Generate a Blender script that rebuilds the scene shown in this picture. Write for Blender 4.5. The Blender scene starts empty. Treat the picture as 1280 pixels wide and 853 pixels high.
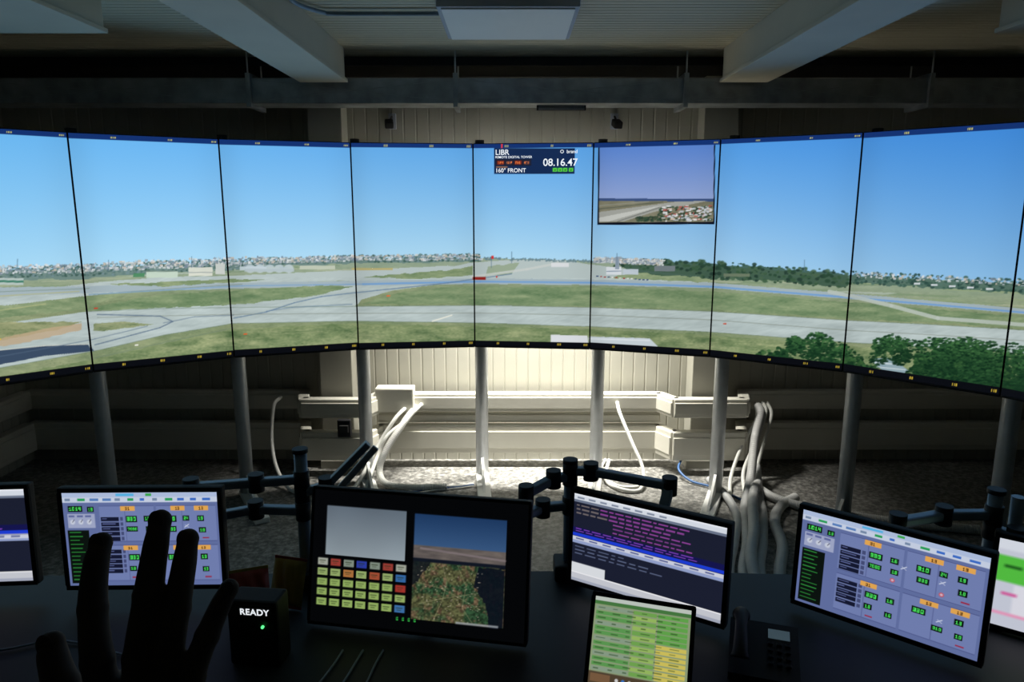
import bpy, bmesh, math, random
import numpy as np
from mathutils import Vector, Matrix, Euler
random.seed(3); rng=np.random.RandomState(7)
sc=bpy.context.scene
sc.view_settings.view_transform='Standard'
sc.view_settings.look='None'
CH=1.81   # eye height

# ------------------------------------------------------------------ materials
def mat(name,col,rough=0.5,metal=0.0,var=0.12,scale=12.0,bump=0.0,emit=None,estr=0.0,bscale=None):
    m=bpy.data.materials.new(name); m.use_nodes=True
    nt=m.node_tree; b=nt.nodes["Principled BSDF"]
    tc=nt.nodes.new("ShaderNodeTexCoord"); nz=nt.nodes.new("ShaderNodeTexNoise")
    nz.inputs["Scale"].default_value=scale; nz.inputs["Detail"].default_value=4
    nt.links.new(tc.outputs["Object"],nz.inputs["Vector"])
    rp=nt.nodes.new("ShaderNodeValToRGB")
    rp.color_ramp.elements[0].position=0.3; rp.color_ramp.elements[1].position=0.7
    rp.color_ramp.elements[0].color=(*[max(0,c*(1-var)) for c in col],1)
    rp.color_ramp.elements[1].color=(*[min(1,c*(1+var)) for c in col],1)
    nt.links.new(nz.outputs["Fac"],rp.inputs["Fac"]); nt.links.new(rp.outputs["Color"],b.inputs["Base Color"])
    b.inputs["Roughness"].default_value=rough; b.inputs["Metallic"].default_value=metal
    if bump>0:
        bp=nt.nodes.new("ShaderNodeBump"); bp.inputs["Strength"].default_value=bump
        if bscale:
            n2=nt.nodes.new("ShaderNodeTexNoise"); n2.inputs["Scale"].default_value=bscale
            nt.links.new(tc.outputs["Object"],n2.inputs["Vector"]); nt.links.new(n2.outputs["Fac"],bp.inputs["Height"])
        else: nt.links.new(nz.outputs["Fac"],bp.inputs["Height"])
        nt.links.new(bp.outputs["Normal"],b.inputs["Normal"])
    if emit:
        b.inputs["Emission Color"].default_value=(*emit,1); b.inputs["Emission Strength"].default_value=estr
        m.cycles.emission_sampling='NONE'
    return m
def screen_mat(name,strength):
    m=bpy.data.materials.new(name); m.use_nodes=True; nt=m.node_tree; b=nt.nodes["Principled BSDF"]
    a=nt.nodes.new("ShaderNodeAttribute"); a.attribute_name="Col"
    b.inputs["Base Color"].default_value=(0.004,0.004,0.005,1); b.inputs["Roughness"].default_value=0.35
    b.inputs["Specular IOR Level"].default_value=0.2
    nt.links.new(a.outputs["Color"],b.inputs["Emission Color"]); b.inputs["Emission Strength"].default_value=strength
    m.cycles.emission_sampling='NONE'
    return m
M_wall=mat("wall_cream_panel",(0.42,0.41,0.35),0.6,0,0.04,3)
M_dark=mat("wall_dark_paint",(0.03,0.03,0.03),0.8,0,0.1,3)
M_ceil=mat("ceiling_cream_panel",(0.62,0.57,0.44),0.5,0,0.03,2)
M_beam=mat("painted_steel_beam",(0.60,0.56,0.46),0.5,0,0.04,4)
M_galv=mat("galvanised_steel",(0.34,0.37,0.40),0.35,0.6,0.3,9)
M_post=mat("brushed_steel",(0.62,0.64,0.66),0.42,0.35,0.06,20)
M_foot=mat("foot_painted_steel",(0.75,0.75,0.72),0.45,0.0,0.05,10)
M_trunk=mat("cable_trunking_pvc",(0.64,0.62,0.54),0.45,0,0.03,5)
M_black=mat("black_plastic",(0.006,0.006,0.008),0.6,0,0.2,30)
M_bezel=mat("matte_bezel",(0.005,0.005,0.006),0.7,0,0.2,30)
M_desk=mat("desk_laminate",(0.007,0.012,0.018),0.55,0,0.2,8)
M_arm=mat("arm_grey_aluminium",(0.22,0.30,0.39),0.4,0.2,0.1,20)
M_hose=mat("grey_corrugated_conduit",(0.50,0.50,0.49),0.5,0,0.06,15)
M_hosew=mat("light_conduit",(0.64,0.64,0.60),0.5,0,0.06,15)
M_blue=mat("blue_cable",(0.03,0.10,0.26),0.5,0,0.1,15)
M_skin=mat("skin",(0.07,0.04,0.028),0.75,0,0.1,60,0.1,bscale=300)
M_nail=mat("finger_nail",(0.09,0.055,0.045),0.5,0,0.05,60)
M_sleeve=mat("dark_sleeve_cloth",(0.010,0.010,0.013),0.9,0,0.3,80,0.2)
M_lampoff=mat("opal_diffuser",(0.92,0.93,0.93),0.4,0,0.01,5)
M_lampfr=mat("lamp_frame",(0.42,0.46,0.55),0.5,0,0.05,5)
M_red=mat("red_foil",(0.30,0.03,0.02),0.4); M_yel=mat("yellow_foil",(0.34,0.24,0.03),0.4)
M_led=mat("green_led",(0.0,0.3,0.05),0.4,emit=(0.1,1.0,0.25),estr=1.6)
M_txt=mat("lit_text",(0.8,0.8,0.8),0.4,emit=(0.9,0.95,1.0),estr=0.95)
M_tube=mat("work_light_tube",(0.9,0.9,0.85),0.4,emit=(1.0,0.95,0.82),estr=3.0)
M_scr=screen_mat("video_wall_image",1.0)
M_mon=screen_mat("monitor_image",0.92)
def floor_mat():
    m=bpy.data.materials.new("speckled_stone_floor"); m.use_nodes=True; nt=m.node_tree; b=nt.nodes["Principled BSDF"]
    tc=nt.nodes.new("ShaderNodeTexCoord"); v=nt.nodes.new("ShaderNodeTexNoise"); v.inputs["Scale"].default_value=34; v.inputs["Detail"].default_value=6; v.inputs["Roughness"].default_value=.7
    nt.links.new(tc.outputs["Object"],v.inputs["Vector"]); r=nt.nodes.new("ShaderNodeValToRGB")
    e=r.color_ramp.elements; e[0].position=.40; e[0].color=(.08,.08,.075,1); e[1].position=.64; e[1].color=(.34,.335,.315,1)
    x=e.new(.52); x.color=(.19,.185,.17,1)
    nt.links.new(v.outputs["Fac"],r.inputs["Fac"]); nt.links.new(r.outputs["Color"],b.inputs["Base Color"]); b.inputs["Roughness"].default_value=.5
    return m
M_floor=floor_mat()

# ------------------------------------------------------------------ mesh helpers
def link(o,parent=None):
    sc.collection.objects.link(o)
    if parent: o.parent=parent
    return o
def empty(name,loc=(0,0,0),rot=(0,0,0)):
    e=bpy.data.objects.new(name,None); e.location=loc; e.rotation_euler=rot; e.empty_display_size=.1
    return link(e)
def mesh_obj(name,verts,faces,m,parent=None,smooth=False):
    me=bpy.data.meshes.new(name); me.from_pydata([tuple(v) for v in verts],[],faces); me.update()
    o=bpy.data.objects.new(name,me); me.materials.append(m)
    if smooth:
        for p in me.polygons: p.use_smooth=True
    return link(o,parent)
def box(name,size,loc,m,parent=None,rot=(0,0,0),bevel=0.0,seg=2):
    bm=bmesh.new(); bmesh.ops.create_cube(bm,size=1.0)
    bmesh.ops.scale(bm,vec=Vector(size),verts=bm.verts)
    if bevel>0: bmesh.ops.bevel(bm,geom=bm.edges[:],offset=min(bevel,min(size)*.45),segments=seg,profile=.6,affect='EDGES')
    me=bpy.data.meshes.new(name); bm.to_mesh(me); bm.free(); me.materials.append(m)
    o=bpy.data.objects.new(name,me); o.location=loc; o.rotation_euler=rot
    return link(o,parent)
def cyl(name,r,p0,p1,m,parent=None,seg=24,r2=None):
    p0=Vector(p0);p1=Vector(p1);d=p1-p0
    bm=bmesh.new(); bmesh.ops.create_cone(bm,cap_ends=True,segments=seg,radius1=r,radius2=r if r2 is None else r2,depth=d.length)
    for f in bm.faces:
        if len(f.verts)==4: f.smooth=True
    me=bpy.data.meshes.new(name); bm.to_mesh(me); bm.free(); me.materials.append(m)
    o=bpy.data.objects.new(name,me); o.location=(p0+p1)/2; o.rotation_mode='QUATERNION'
    o.rotation_quaternion=d.to_track_quat('Z','Y')
    return link(o,parent)
def bar(name,p0,p1,w,h,m,parent=None,bevel=.004):
    p0=Vector(p0);p1=Vector(p1);d=p1-p0
    o=box(name,(w,h,d.length),(p0+p1)/2,m,parent,bevel=bevel); o.rotation_mode='QUATERNION'
    o.rotation_quaternion=d.to_track_quat('Z','Y'); return o
def prism(name,pts,z0,z1,m,parent=None):
    n=len(pts); v=[(x,y,z0) for x,y in pts]+[(x,y,z1) for x,y in pts]
    f=[tuple(range(n))[::-1],tuple(range(n,2*n))]+[(i,(i+1)%n,(i+1)%n+n,i+n) for i in range(n)]
    return mesh_obj(name,v,f,m,parent)
def catmull(P,step):
    P=[Vector(p) for p in P]; P=[P[0]*2-P[1]]+P+[P[-1]*2-P[-2]]; out=[];par=[]
    for i in range(1,len(P)-2):
        a,b,c,d=P[i-1:i+3]; n=max(2,int((c-b).length/step))
        for k in range(n):
            t=k/n; out.append(.5*((2*b)+(c-a)*t+(2*a-5*b+4*c-d)*t*t+(3*b-a-3*c+d)*t**3)); par.append(i-1+t)
    out.append(P[-2]); par.append(len(P)-3); return out,par
def sweep_data(P,rad,step=.01,seg=12,corr=0,pitch=.01,flat=1.0,up=None,cap=True):
    pts,par=catmull(P,step); V=[];F=[]; N=len(pts); L=0
    t0=(pts[1]-pts[0]).normalized(); ref=Vector(up) if up else (Vector((0,0,1)) if abs(t0.z)<.9 else Vector((1,0,0)))
    nrm=(ref-t0*ref.dot(t0)).normalized()
    for i in range(N):
        t=(pts[min(i+1,N-1)]-pts[max(i-1,0)]).normalized(); nrm=(nrm-t*nrm.dot(t)).normalized(); bn=t.cross(nrm)
        if i: L+=(pts[i]-pts[i-1]).length
        if isinstance(rad,(list,tuple)):
            k=min(int(par[i]),len(rad)-2); f=par[i]-k; f=f*f*(3-2*f); r=rad[k]*(1-f)+rad[k+1]*f
        else: r=rad
        if corr: r*=1+corr*math.sin(2*math.pi*L/pitch)
        for k in range(seg):
            a=2*math.pi*k/seg; V.append(pts[i]+nrm*(math.cos(a)*r*flat)+bn*(math.sin(a)*r))
    for i in range(N-1):
        for k in range(seg): F.append((i*seg+k,i*seg+(k+1)%seg,(i+1)*seg+(k+1)%seg,(i+1)*seg+k))
    F.append(tuple(range(seg))[::-1]); F.append(tuple(range((N-1)*seg,N*seg)))
    return V,F
def tube(name,P,r,m,parent=None,**k):
    V,F=sweep_data(P,r,**k); return mesh_obj(name,V,F,m,parent,True)

# ------------------------------------------------------------------ picture painting (content of the displays)
def s2l(a):
    a=np.clip(a,0,1); return np.where(a<=.04045,a/12.92,((a+.055)/1.055)**2.4)
FB={'0':'111101101101111','1':'010110010010111','2':'111001111100111','3':'111001111001111','4':'101101111001001','5':'111100111001111','6':'111100111101111','7':'111001001010010','8':'111101111101111','9':'111101111001111','.':'000000000000010',':':'000010000010000',' ':'0'*15,
'A':'010101111101101','B':'110101110101110','C':'111100100100111','D':'110101101101110','E':'111100110100111','F':'111100110100100','G':'111100101101111','H':'101101111101101','I':'111010010010111','L':'100100100100111','M':'101111111101101','N':'110101101101101','O':'111101101101111','P':'111101111100100','R':'110101110101101','S':'111100111001111','T':'111010010010010','U':'101101101101111','W':'101101111111101','Y':'101101010010010','Z':'111001010100111','-':'000000111000000'}
class Canvas:
    def __init__(s,x0,y0,w,h,ss=2,col=(0,0,0)):
        s.x0,s.y0,s.w,s.h,s.ss=x0,y0,w,h,ss
        s.a=np.zeros((int(h*ss),int(w*ss),3)); s.a[:]=np.array(col)/255.
        yy,xx=np.mgrid[0:s.a.shape[0],0:s.a.shape[1]]
        s.X=x0+(xx+.5)/ss; s.Y=y0+(yy+.5)/ss
    def win(s,x1,y1,x2,y2):
        i1=max(0,int((y1-s.y0)*s.ss)); i2=min(s.a.shape[0],int((y2-s.y0)*s.ss)+1)
        j1=max(0,int((x1-s.x0)*s.ss)); j2=min(s.a.shape[1],int((x2-s.x0)*s.ss)+1)
        return slice(i1,max(i1,i2)),slice(j1,max(j1,j2))
    def blend(s,w,mask,col,al=1.0):
        sub=s.a[w]; m=(mask*al)[...,None]; s.a[w]=sub*(1-m)+np.array(col)/255.*m
    def rect(s,x1,y1,x2,y2,col,al=1.0):
        w=s.win(x1,y1,x2,y2); X,Y=s.X[w],s.Y[w]; s.blend(w,((X>=x1)&(X<x2)&(Y>=y1)&(Y<y2)).astype(float),col,al)
    def poly(s,pts,col,al=1.0,jit=0):
        xs=[p[0] for p in pts]; ys=[p[1] for p in pts]; w=s.win(min(xs)-2,min(ys)-2,max(xs)+2,max(ys)+2); X,Y=s.X[w],s.Y[w]
        if jit: Y=Y+(vnoise(X,Y*3,9)-.5)*jit
        ins=np.zeros(X.shape,bool); n=len(pts)
        for i in range(n):
            x1,y1=pts[i];x2,y2=pts[(i+1)%n]
            if y1==y2: continue
            c=((y1>Y)!=(y2>Y))&(X<(x2-x1)*(Y-y1)/(y2-y1)+x1); ins^=c
        s.blend(w,ins.astype(float),col,al)
    def line(s,pts,wd,col,al=1.0):
        for (x1,y1),(x2,y2) in zip(pts[:-1],pts[1:]):
            w=s.win(min(x1,x2)-wd-1,min(y1,y2)-wd-1,max(x1,x2)+wd+1,max(y1,y2)+wd+1); X,Y=s.X[w],s.Y[w]
            dx,dy=x2-x1,y2-y1; L=dx*dx+dy*dy+1e-9; t=np.clip(((X-x1)*dx+(Y-y1)*dy)/L,0,1)
            d=np.hypot(X-x1-t*dx,Y-y1-t*dy); s.blend(w,np.clip((wd/2-d)*1.5+.5,0,1),col,al)
    def disc(s,x,y,rx,ry,col,al=1.0,soft=.35):
        w=s.win(x-rx-1,y-ry-1,x+rx+1,y+ry+1); X,Y=s.X[w],s.Y[w]; d=np.hypot((X-x)/rx,(Y-y)/ry)
        s.blend(w,np.clip((1-d)/soft,0,1),col,al)
    def text(s,x,y,t,px,col,al=1.0):
        for ch in t:
            b=FB.get(ch,FB[' ']) 
            for i in range(15):
                if b[i]=='1': s.rect(x+(i%3)*px,y+(i//3)*px,x+(i%3+1)*px,y+(i//3+1)*px,col,al)
            x+=4*px
    def sample(s,x,y):
        j=np.clip((x-s.x0)*s.ss-.5,0,s.a.shape[1]-1.001); i=np.clip((y-s.y0)*s.ss-.5,0,s.a.shape[0]-1.001)
        i0=i.astype(int);j0=j.astype(int);fi=(i-i0)[...,None];fj=(j-j0)[...,None]; A=s.a
        return A[i0,j0]*(1-fi)*(1-fj)+A[i0+1,j0]*fi*(1-fj)+A[i0,j0+1]*(1-fi)*fj+A[i0+1,j0+1]*fi*fj
_G=rng.rand(256,256)
def vnoise(x,y,sc_):
    x=np.asarray(x)/sc_+1000;y=np.asarray(y)/sc_+1000
    i=np.floor(x).astype(int);j=np.floor(y).astype(int);fx=x-i;fy=y-j;fx=fx*fx*(3-2*fx);fy=fy*fy*(3-2*fy)
    g=lambda a,b:_G[a%256,b%256]
    return g(i,j)*(1-fx)*(1-fy)+g(i+1,j)*fx*(1-fy)+g(i,j+1)*(1-fx)*fy+g(i+1,j+1)*fx*fy
def fbm(x,y,s): return (vnoise(x,y,s)+.5*vnoise(x+71,y+13,s/2)+.25*vnoise(x+7,y+93,s/4))/1.75

def grid_screen(name,TL,TR,BR,BL,nx,ny,fn,m,parent=None):
    TL,TR,BR,BL=[np.array(p,float) for p in (TL,TR,BR,BL)]
    v,u=np.mgrid[0:ny+1,0:nx+1]; u=u/nx; v=v/ny
    P=(TL*(1-u)[...,None]+TR*u[...,None])*(1-v)[...,None]+(BL*(1-u)[...,None]+BR*u[...,None])*v[...,None]
    P=P.reshape(-1,3); idx=np.arange((nx+1)*(ny+1)).reshape(ny+1,nx+1)
    q=np.stack([idx[1:,:-1],idx[1:,1:],idx[:-1,1:],idx[:-1,:-1]],-1).reshape(-1,4)
    me=bpy.data.meshes.new(name); me.vertices.add(len(P)); me.vertices.foreach_set("co",P.ravel().astype(np.float32))
    me.loops.add(q.size); me.loops.foreach_set("vertex_index",q.ravel().astype(np.int32))
    me.polygons.add(len(q)); me.polygons.foreach_set("loop_start",(np.arange(len(q))*4).astype(np.int32))
    me.update(calc_edges=True)
    c=s2l(fn(u,v)).reshape(-1,3); c=np.concatenate([c,np.ones((len(c),1))],1)
    at=me.color_attributes.new("Col",'FLOAT_COLOR','POINT'); at.data.foreach_set("color",c.ravel().astype(np.float32))
    me.materials.append(m); o=bpy.data.objects.new(name,me); return link(o,parent)

# ---- airfield panorama
C=Canvas(-260,130,1760,410,2)
X,Y=C.X,C.Y
def hz(x): return np.interp(x,[-260,-130,0,100,200,300,440,600,740,890,1060,1200,1300,1480],[352,347,339,333,329,326,322,320,323,330,341,347,351,358])
H_=hz(X); t=np.clip((Y-155)/(H_-155),0,1)
topc=np.stack([np.interp(X,[0,300,640,900,1280],k) for k in [(106,98,84,74,66),(184,176,162,152,142),(244,242,236,232,224)]],-1)
hozc=np.stack([np.interp(X,[0,300,640,900,1280],k) for k in [(172,178,178,168,142),(222,224,222,212,194),(250,250,247,243,236)]],-1)
tt=(t**1.1)[...,None]; sky=(topc*(1-tt)+hozc*tt)/255.
D=Y-H_
g1=fbm(X,Y*5,60); g2=fbm(X*1.0,Y*3,12); g3=vnoise(X,Y*4,3.2)
grass=np.stack([116+44*g1+28*(g2-.5)+14*(g3-.5),136+32*g1+26*(g2-.5)+14*(g3-.5),100+30*g1+20*(g2-.5)+12*(g3-.5)],-1)/255.
hazef=np.clip(1-D/45,0,1)[...,None]*.55
grass=grass*(1-hazef)+np.array([166,188,180])/255.*hazef
C.a=np.where((D<0)[...,None],sky,grass)
CON=(184,198,197); CON2=(166,183,190)
def P(pts,col=CON,al=1.0,jit=.7): C.poly(pts,col,al,jit)
for i in range(110):
    x=random.uniform(-200,1450); y=float(hz(x))+random.uniform(5,28); w=random.uniform(30,130)
    C.poly([(x,y),(x+w,float(hz(x+w))+y-float(hz(x))-1),(x+w*.8,float(hz(x+w))+y-float(hz(x))+1.2),(x-8,y+1.6)],random.choice([(150,168,126),(182,188,160),(112,138,108),(190,202,194),(124,148,114)]),.6)
P([(-260,392),(-130,380),(0,371),(110,351),(200,344),(290,343),(440,336),(560,330),(600,334),(450,349),(300,353),(200,360),(110,367),(0,386),(-130,402),(-260,415)])
P([(110,386),(200,372),(300,364),(420,352),(540,336),(590,326),(640,322),(700,322),(770,332),(890,345),(890,356),(700,352),(560,352),(490,362),(450,374),(440,388),(290,392)])
P([(-260,375),(0,360),(110,355),(440,350),(600,346),(740,347),(890,352),(1060,364),(1280,382),(1480,398),(1480,406),(1280,389),(1060,371),(890,359),(740,354),(600,353),(440,356),(110,364),(-260,392)],CON2)
P([(-260,470),(-130,440),(0,410),(110,388),(200,385),(290,384),(440,383),(600,381),(740,383),(890,389),(1060,399),(1280,410),(1480,420),(1480,458),(1280,441),(1060,428),(890,416),(740,408),(600,404),(440,402),(290,405),(200,420),(110,442),(0,472),(-130,505),(-260,540)])
w=C.win(-260,345,1480,470); XX,YY=X[w],Y[w]; cm=(np.abs(C.a[w]-np.array(CON)/255.).sum(-1)<.02).astype(float)
C.a[w]+=(cm*((fbm(XX,YY*6,40)-.5)*.12+(vnoise(XX+YY*3,YY*2,5)-.5)*.05))[...,None]
G=(126,148,110); G2=(136,155,117)
def GP(pts,col=G,al=1,jit=2):
    P(pts,col,al,jit)
    xs=[p[0] for p in pts]; ys=[p[1] for p in pts]; w=C.win(min(xs),min(ys),max(xs),max(ys)); XX,YY=X[w],Y[w]
    m=(np.abs(C.a[w]-np.array(col)/255.).sum(-1)<.03).astype(float)
    C.a[w]+=(m*((fbm(XX,YY*5,26)-.5)*.22+(vnoise(XX,YY*4,3)-.5)*.07))[...,None]*np.array([1.1,.85,.8])
GP([(108,384),(180,369),(290,362),(400,356),(442,357),(385,370),(300,380),(200,384),(108,388)])
GP([(450,379),(505,364),(560,357),(740,357),(890,363),(890,387),(740,382),(600,380)])
GP([(890,363),(1060,375),(1280,393),(1480,410),(1480,418),(1280,407),(1060,397),(890,387)])
GP([(-260,410),(-130,396),(0,386),(110,368),(150,366),(100,386),(0,402),(-130,425),(-260,450)],G2)
GP([(-260,440),(-130,425),(0,406),(104,402),(80,412),(0,434),(-130,462),(-260,495)],(146,154,114))
GP([(116,404),(150,402),(190,405),(140,412),(116,414)],(148,158,120))
P([(-40,446),(0,432),(70,410),(104,404),(104,412),(40,432),(0,442)],(192,168,136),.8,2)
P([(640,327),(740,330),(740,344),(600,346)],CON,.7)
GP([(450,345),(560,336),(592,330),(592,342),(520,347)],G2)
GP([(610,330),(650,326),(640,340),(606,344)],G2,.6)
GP([(760,345),(890,352),(890,346),(800,338)],(144,162,124))
GP([(130,353),(290,347),(330,349),(200,356)],G2)
P([(-260,530),(-130,488),(0,446),(60,436),(112,431),(117,440),(60,450),(0,468),(-130,506),(-260,560)],(60,78,102),1,.5)
C.line([(-130,488),(0,446),(60,436),(112,431)],1.2,(220,222,210),.8)
GP([(-260,560),(0,484),(120,450),(200,431),(290,412),(440,405),(600,409),(740,412),(890,420),(1060,433),(1280,446),(1480,465),(1480,560)],(128,145,103),1,2.5)
w=C.win(-260,400,1480,540); m_=np.clip((Y[w]-np.interp(X[w],[-260,0,120,290,440,740,890,1280,1480],[560,484,450,412,405,412,420,446,465]))/4,0,1)
n=fbm(X[w],Y[w]*2.5,16)-.5; n2=vnoise(X[w],Y[w]*2,2.5)-.5; C.a[w]+= (m_*(n*.24+n2*.09))[...,None]*np.array([1,.85,.7])
for pl in ([(110,388),(200,385),(290,384),(440,383),(600,381),(740,383),(890,389),(1060,399),(1280,410)],[(290,405),(440,402),(600,404),(740,408),(890,416),(1060,428),(1280,441)],[(120,449),(200,430),(290,411)],[(110,366),(200,360),(300,354)],[(0,472),(110,442),(200,420),(290,405)]): C.line(pl,.9,(104,124,106),.55)
C.line([(452,354),(600,350),(740,351),(890,357),(1060,369),(1280,387)],2.4,(112,160,214),.85)
C.line([(110,366),(300,356),(452,354)],1.6,(122,162,202),.7)
C.line([(290,398),(330,390),(365,378),(400,370),(470,362),(560,352),(640,340)],1.3,(92,120,150),.75)
C.line([(330,389),(362,384),(440,380)],1.1,(92,120,150),.6)
C.line([(120,396),(290,393),(440,392),(600,391),(740,393),(890,400),(1060,412),(1280,424)],1.0,(126,134,122),.6)
C.line([(118,432),(160,420),(196,410),(212,402),(196,395),(120,392)],1.4,(90,110,134),.8)
C.line([(0,456),(60,440),(118,424),(180,408)],1.1,(90,110,134),.6)
C.line([(200,404),(240,396),(290,394)],1.1,(90,110,134),.6)
C.line([(1040,362),(1120,380),(1180,396),(1280,403)],5,(192,202,194),.85)
C.line([(540,402),(565,394)],1.5,(240,240,225),.95)
C.line([(0,372),(100,362)],1.5,(180,182,130),.7); C.line([(-60,398),(0,392),(60,380)],1.5,(190,192,140),.6); C.line([(0,366),(110,358)],1,(110,134,114),.6)
C.line([(590,344),(660,334),(700,326)],3,(204,210,206),.8)
for i in range(40):
    x=random.uniform(120,1260); b=np.interp(x,[120,290,440,740,890,1280],[452,414,408,414,422,448]); yy=b+random.uniform(2,22); C.line([(x,yy),(x+random.uniform(15,60),yy+random.uniform(-3,3))],.9,random.choice([(104,124,84),(166,172,132)]),.4)
# skyline : trees, city
C.poly([(770,322),(830,323),(890,327),(960,331),(1062,340),(1062,356),(960,349),(890,346),(830,342),(790,338)],(56,86,70),.85,5)
C.poly([(1062,340),(1160,344),(1280,350),(1280,362),(1160,356),(1062,350)],(72,104,94),.8,5)
C.poly([(-260,352),(0,338),(110,332),(300,325),(440,321),(600,319),(600,324),(440,328),(300,334),(110,345),(0,352),(-260,366)],(98,128,130),.7,4)
for i in range(2800):
    x=random.uniform(-240,1460) if i%3 else random.uniform(-100,600); h=float(hz(x))
    if x<600: c=random.choice([(84,114,110),(62,94,86),(102,130,128),(118,144,150)]); r=random.uniform(.8,1.9); yy=h+random.uniform(-5,9 if x<300 else 4)
    elif x<770: c=(108,136,145); r=1.1; yy=h+random.uniform(-1,2)
    elif x<1070: c=random.choice([(44,74,56),(58,90,64),(38,62,52),(74,102,78)]); r=random.uniform(1,3); yy=h+random.uniform(-6,8 if x<860 else 16)
    else: c=random.choice([(46,76,70),(62,96,84),(88,120,110)]); r=random.uniform(1,2.6); yy=h+random.uniform(-6,10)
    C.disc(x,yy,r*1.4,r,c,.85)
for i in range(2300):
    x=random.choice([random.uniform(-240,450),random.uniform(-100,600),random.uniform(0,600),random.uniform(740,830),random.uniform(1070,1280)]); h=float(hz(x)); w_=random.uniform(.8,4.5); hh=random.uniform(.7,3)
    if x>1070 and random.random()<.7: continue
    yy=h+random.uniform(-6,5)*(1 if x<330 else .6)
    C.rect(x,yy-hh,x+w_,yy,random.choice([(212,218,216),(190,200,204),(172,182,188),(202,192,178),(228,232,236),(124,140,156),(150,164,174)]),.85)
for (x1,y1,x2,y2,c) in [(178,336,218,345,(200,218,202)),(178,336,218,337.5,(120,140,130)),(232,332,264,343,(222,225,212)),(232,338,264,339,(150,160,160)),(268,328,281,341,(210,215,210)),(297,331,330,336,(195,210,215)),(0,347,34,356,(185,200,196)),(0,350,34,353,(70,130,110)),(162,339,176,344,(80,140,100)),(372,330,418,335,(196,204,186)),(440,333,490,336,(186,176,120)),(758,331,778,341,(222,228,234)),(758,336,778,337,(120,140,160)),(780,334,800,341,(196,208,218)),(690,326,712,331,(222,225,228)),(820,330,846,337,(120,130,136)),(770,318,775,334,(145,160,176)),(905,340,940,344,(112,126,104))]:
    C.rect(x1,y1,x2,y2,c,.95)
for x in (310,322,334,346,358): C.disc(x,334,7,6,(200,214,222),.8,.2); C.rect(x-7,334,x+7,338,(180,195,200),.8)
for (x,y) in [(26,322),(614,318),(772,314),(1010,322),(640,312),(236,318),(132,322)]: C.line([(x,y),(x,y+14)],1,(90,120,140),.7)
for i in range(5): C.rect(1150+i*22,350+i*1.5,1158+i*22,352.5+i*1.5,(225,230,235),.9)
for i in range(14): C.rect(745+i*5,342+i*.4,748+i*5,343.5+i*.4,random.choice([(230,230,230),(160,60,60),(60,80,120)]),.9)
C.rect(614,317,617,321,(210,50,50)); C.rect(592,344,607,348,(150,40,35)); C.rect(620,343,622,345,(200,50,40))
for (x,y,c) in [(8,428,(220,190,60)),(302,418,(220,100,50)),(482,368,(230,110,60)),(905,404,(200,80,60)),(116,383,(200,70,50)),(165,432,(235,235,225)),(1140,430,(160,110,80))]: C.rect(x,y,x+4.5,y+2,c,.9)
C.poly([(690,419),(736,420),(738,434),(690,432)],(222,226,230)); C.poly([(738,421),(815,424),(828,437),(738,433)],(205,216,222)); C.line([(738,424),(815,427)],1.5,(235,240,245),.8)
def bush(x0,x1,y0,y1,n):
    for i in range(n):
        x=random.uniform(x0,x1); y=y0+(y1-y0)*random.random()**.8; f=1-(y-y0)/(y1-y0+1e-6); k=random.random()
        base=np.array([16,48,30])*(1-k)+np.array([66,108,60])*k*(0.45+.65*f); r=random.uniform(1,4.2)
        C.disc(x,y,r,r*.7,tuple(base),.85)
def tree(cx,ty,w,h,n):
    ks=[(random.uniform(-.35,.35)*w,random.uniform(-.3,.35)*h) for _ in range(8)]
    for i in range(n):
        a=random.random()*2*math.pi; q=random.random()**.5; o=random.choice(ks); x=cx+o[0]+math.cos(a)*q*w*.2; y=ty+h/2+o[1]+math.sin(a)*q*h*.24
        k=random.random()*np.clip(1.15-(y-ty)/h,.1,1); base=np.array([12,42,26])+np.array([62,82,44])*k; r=random.uniform(.8,2.8); C.disc(x,y,r*1.3,r*.65,tuple(np.clip(base,0,255)),.85)
bush(950,990,440,454,90); tree(1008,414,66,46,900); tree(1056,428,50,42,450); bush(1030,1080,448,470,260); bush(1060,1110,457,476,160); bush(1150,1230,444,500,1100); bush(1090,1150,470,500,300)
C.poly([(1090,450),(1120,449),(1145,468),(1115,472)],(150,175,190),.9); C.line([(1095,455),(1130,458)],1.5,(225,235,240),.8); C.line([(1100,461),(1138,465)],1.2,(225,235,240),.7)
tree(1128,418,72,42,900); bush(1150,1300,440,512,2200); tree(1188,418,100,64,1700); bush(1200,1330,444,512,1300); tree(1248,424,92,72,1500); tree(1215,446,100,54,800); bush(1250,1480,446,530,1100); tree(1300,432,90,70,900)
# info box
C.rect(617,184,718.5,215,(22,44,84)); C.rect(619,197,664,205,(30,34,50))
for i,tx in enumerate(["123","BRP","TWR","MCN"]): C.rect(621+i*11,199,630+i*11,203.6,(120,40,30) if i%2==0 else (40,40,60)); C.text(622+i*11,200,tx,.6,(240,130,70))
C.rect(620,206,634,207.6,(210,140,80),.8)
for i in range(4): C.rect(691+i*6.6,208,696.5+i*6.6,212.5,(90,210,70)); C.rect(693+i*6.6,209.5,695+i*6.6,211,(20,80,30))
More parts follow.
